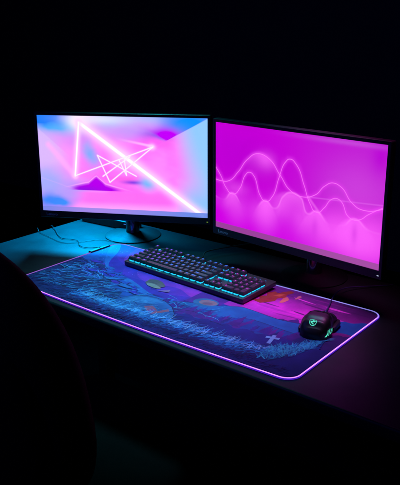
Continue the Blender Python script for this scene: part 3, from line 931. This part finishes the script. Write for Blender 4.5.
# side fin on the right and thumb rest on the left
for s_, nm in ((1, 'side_wing'), (-1, 'thumb_rest')):
    mb = MB(); rg = []
    for i in range(15):
        y = (.0 if s_ > 0 else -.034)+(.054 if s_ > 0 else .088)*i/14; b = math.sin(PI*min(1, (i+.3)/14.6))**.5
        w = wf(y); o_ = .002+.0110*b*(1 if s_ > 0 else .8)
        rg.append([Vector((s_*(w*.97), y, .012)), Vector((s_*(w+o_*.8), y, .010+.004*b)), Vector((s_*(w+o_), y, .007)), Vector((s_*(w+o_*.8), y, .0012)), Vector((s_*(w*.97), y, .0012))])
    if s_ < 0: rg = [list(reversed(g)) for g in rg]
    mb.loft(rg); mb.build(nm, M['mouse'], mouse, smooth=50)
# emblem on the palm rest
EC = (-.003, -.0425)
def onsurf(x, y, up):
    y = EC[1]+(y-EC[1])*.70
    return Vector((x, y, surf(x, y)+.0008+up))
mb = MB(); n = 40
R0, R1 = .0074, .0088
vs = []
for k in range(n):
    a = 2*PI*k/n
    for r_ in (R0, R1): vs.append(onsurf(EC[0]+r_*math.cos(a), EC[1]+r_*math.sin(a), .0006))
mb.add(vs, [(2*k, 2*k+1, (2*k+3) % (2*n), (2*k+2) % (2*n)) for k in range(n)])
def bar2(p, q, w, m_=None, seg_=6):
    m_ = m_ or mb
    dx, dy = q[0]-p[0], q[1]-p[1]; L = math.hypot(dx, dy); nx2, ny2 = -dy/L*w/2, dx/L*w/2; vs = []
    for i in range(seg_+1):
        t = i/seg_; x, y = EC[0]+p[0]+dx*t, EC[1]+p[1]+dy*t
        vs += [onsurf(x-nx2, y-ny2, .0007), onsurf(x+nx2, y+ny2, .0007)]
    m_.add(vs, [(2*i, 2*i+2, 2*i+3, 2*i+1) for i in range(seg_)])
def rot(p, a=-.55): return (p[0]*math.cos(a)-p[1]*math.sin(a), p[0]*math.sin(a)+p[1]*math.cos(a))
for p, q in (((-.0050, .0034), (.0046, .0034)), ((.0040, .0030), (-.0040, -.0030)), ((-.0046, -.0034), (.0050, -.0034))):
    bar2(rot(p), rot(q), .0023)
mb.build('emblem', M['teal'], mouse)
# slanting light bars on the right flank
for k in range(5):
    mb = MB(); y0 = -.0520+k*.0078; z0 = .0070+k*.0012; z1 = min(.82*hf(y0), .025)-k*.0021; vs = []
    for i in range(7):
        t = i/6; z = z0+(z1-z0)*t; y = y0+.009*t
        for dy in (0, .0026):
            x = surfx(y+dy, z)*1.0
            s2 = min(1, z/hf(y+dy)); fl = 1+.05*(1-s2**(NX/2))
            vs.append(Vector((x*fl+.0012, y+dy, z+.0008)))
    mb.add(vs, [(2*i, 2*i+1, 2*i+3, 2*i+2) for i in range(6)]); mb.build('light_bar', M['teal'], mouse)
Mi = Matrix.Translation(mouse.location) @ Matrix.Rotation(MYAW, 4, 'Z') @ Matrix.Scale(.94, 4)
Mi = Mi.inverted()
pts = crv([Mi @ Vector(p) for p in ((.8065, .287, .014), (.800, .305, .014), (.780, .365, .010), (.764, .410, .0095), (.758, .45, .014), (.762, .50, .010), (.80, .56, .004), (.84, .605, .003))])
mb = MB(); mb.tube(pts, .0017, 8); mb.build('cable', M['bcable'], mouse, smooth=60)

# ------------------------------------------------------------------ power strip behind the left monitor
ps = empty('power_strip', (-.175, .548, 0), (0, 0, math.radians(4)))
tag(ps, 'black power strip with tiny blue lights behind the left monitor', 'power strip')
mb = MB(); mb.rbox(-.12, .12, -.024, .024, .0005, .030, .006, rz=.003); mb.build('housing', M['kunder'], ps, smooth=50)
for k in range(4):
    mb = MB(); mb.lathe([(.001,.0302),(.017,.0302),(.017,.0315),(.013,.0315),(.0125,.0305),(.001,.0305)], 24, 0, Matrix.Translation((-.085+k*.05, 0, 0))); mb.build('socket', M['monback'], ps, smooth=40)
for x, w in ((.085, .006), (.105, .0015)):
    mb = MB(); mb.box(x-w, x+w, -.0248, -.0241, .020, .0222); mb.build('indicator_light', M['led_b'], ps)
# loose wire on the left of the desk
pts = crv([(-.03, .415, .002), (-.08, .40, .002), (-.12, .33, .002), (-.154, .308, .002), (-.22, .318, .002), (-.297, .334, .002), (-.33, .35, -.006), (-.35, .36, -.2)])
mb = MB(); mb.tube(pts, .0008, 8)
tag(mb.build('loose_wire', M['cable'], smooth=60), 'thin black wire lying across the teal lit corner of the desk', 'wire')

# ------------------------------------------------------------------ chair
ch = empty('office_chair', (.455, -.40, -.74))
tag(ch, 'dark brown office chair with rounded backrest seen from behind', 'chair')
def backrest(cx, cy, cz, hw, hh, th, n=56, e=2.5):
    m = MB(); rg = []
    for s_, d in ((.0, -th*.62), (.5, -th*.60), (.84, -th*.5), (.955, -th*.28), (1, 0), (.985, th*.25), (.90, th*.42), (.6, th*.48), (.0, th*.5)):
        g = []
        for k in range(n):
            a = 2*PI*k/n; c, s2 = math.cos(a), math.sin(a)
            x = hw*s_*math.copysign(abs(c)**(2/e), c); z = hh*s_*math.copysign(abs(s2)**(2/e), s2)
            lean = -.16*z
            g.append(Vector((cx+x, cy+d-.35*(x/hw)**2*.10*-1+lean, cz+z)))
        rg.append(g)
    m.loft(rg, caps=False); return m
backrest(0.0, 0, .785, .245, .300, .075).build('backrest', M['chair'], ch, smooth=60)
mb = backrest(0, -.032, .73, .20, .21, .045); mb.build('back_shell', M['chairshell'], ch, smooth=60)
mb = MB(); mb.rbox(-.25, .25, .02, .50, .43, .51, .07, rz=.035); mb.build('seat', M['seat'], ch, smooth=60)
mb = MB(); mb.tube(crv([(0, -.05, .68), (0, -.06, .52), (0, .0, .42), (0, .14, .40)]), .022, 12); mb.build('back_support', M['steel'], ch, smooth=60)
mb = MB(); mb.lathe([(.001,.10),(.03,.10),(.03,.28),(.018,.28),(.018,.42),(.001,.42)], 28, 0, Matrix.Translation((0, .22, 0))); mb.build('gas_column', M['steel'], ch, smooth=40)
mb = MB()
for k in range(5):
    a = 2*PI*k/5+.3; mb.tube([(0, .22, .11), (.15*math.cos(a), .22+.15*math.sin(a), .095), (.30*math.cos(a), .22+.30*math.sin(a), .065)], [.026, .02, .014], 10)
mb.build('star_base', M['steel'], ch, smooth=60)
for k in range(5):
    a = 2*PI*k/5+.3
    mb = MB(); mb.lathe([(.001,-.018),(.024,-.018),(.028,-.012),(.028,.012),(.024,.018),(.001,.018)], 24, 0, Matrix.Translation((.30*math.cos(a), .22+.30*math.sin(a), .0285)) @ Matrix.Rotation(a, 4, 'Z') @ Matrix.Rotation(PI/2, 4, 'X'))
    mb.build('caster', M['kunder'], ch, smooth=40)

# ------------------------------------------------------------------ light
def area(name, loc, target, size, sy, col, power):
    l = bpy.data.lights.new(name, 'AREA'); l.shape = 'RECTANGLE'; l.size = size; l.size_y = sy; l.color = col; l.energy = power
    o = bpy.data.objects.new(name, l); COL.objects.link(o); o.location = loc
    o.rotation_euler = (Vector(target)-Vector(loc)).to_track_quat('-Z', 'Y').to_euler()
    return o
b_ = area('cyan_lamp_behind_monitor', (-.26, .55, .30), (-.22, .38, 0), .22, .10, (.0, .30, .68), 18); b_.data.spread = math.radians(130)
b_ = area('blue_fill_above', (.06, .36, 1.15), (.24, .215, 0), .2, .2, (.02, .58, .66), 1.55); b_.data.spread = math.radians(42)  # added fill to brighten the pad and key tops, no actual lamp
b_ = area('blue_fill_above_right', (.60, .36, 1.15), (.62, .20, 0), .2, .2, (.03, .54, .72), .6); b_.data.spread = math.radians(38)  # second added fill, for the right half of the pad
b_ = area('magenta_fill_above', (.80, .40, 1.0), (.66, .31, 0), .2, .2, (1., .03, .60), .42); b_.data.spread = math.radians(36)  # added fill, boosts the right screen's magenta light on the pad
area('blue_fill_front', (-.6, -1.6, 1.6), (.4, .3, 0), .8, .8, (.05, .07, 1.), 6)  # added dim fill that turns the bezel fronts navy

w = bpy.data.worlds.new('World'); sc.world = w; w.use_nodes = True
bg = w.node_tree.nodes['Background']; bg.inputs[0].default_value = (.0003, .0005, .0020, 1); bg.inputs[1].default_value = 1

# ------------------------------------------------------------------ camera
cam = bpy.data.cameras.new('camera'); co = bpy.data.objects.new('camera', cam); COL.objects.link(co)
FPX = 698.87
cam.sensor_fit = 'HORIZONTAL'; cam.sensor_width = 36; cam.lens = 36*FPX/400
cam.clip_start = .02; cam.clip_end = 200
R = Matrix.Rotation(.6826, 3, 'Z') @ Matrix.Rotation(-.3174, 3, 'X') @ Matrix.Rotation(.0096, 3, 'Y')
# camera looks along local +y of R with z up
Rc = Matrix((R.col[0], R.col[2], -R.col[1])).transposed()
co.matrix_world = Matrix.Translation((1.536, -1.0678, .6982)) @ Rc.to_4x4()
sc.camera = co
sc.render.engine = 'CYCLES'
sc.cycles.max_bounces = 6
sc.view_settings.view_transform = 'Standard'; sc.view_settings.look = 'None'; sc.view_settings.exposure = 0; sc.view_settings.gamma = 1
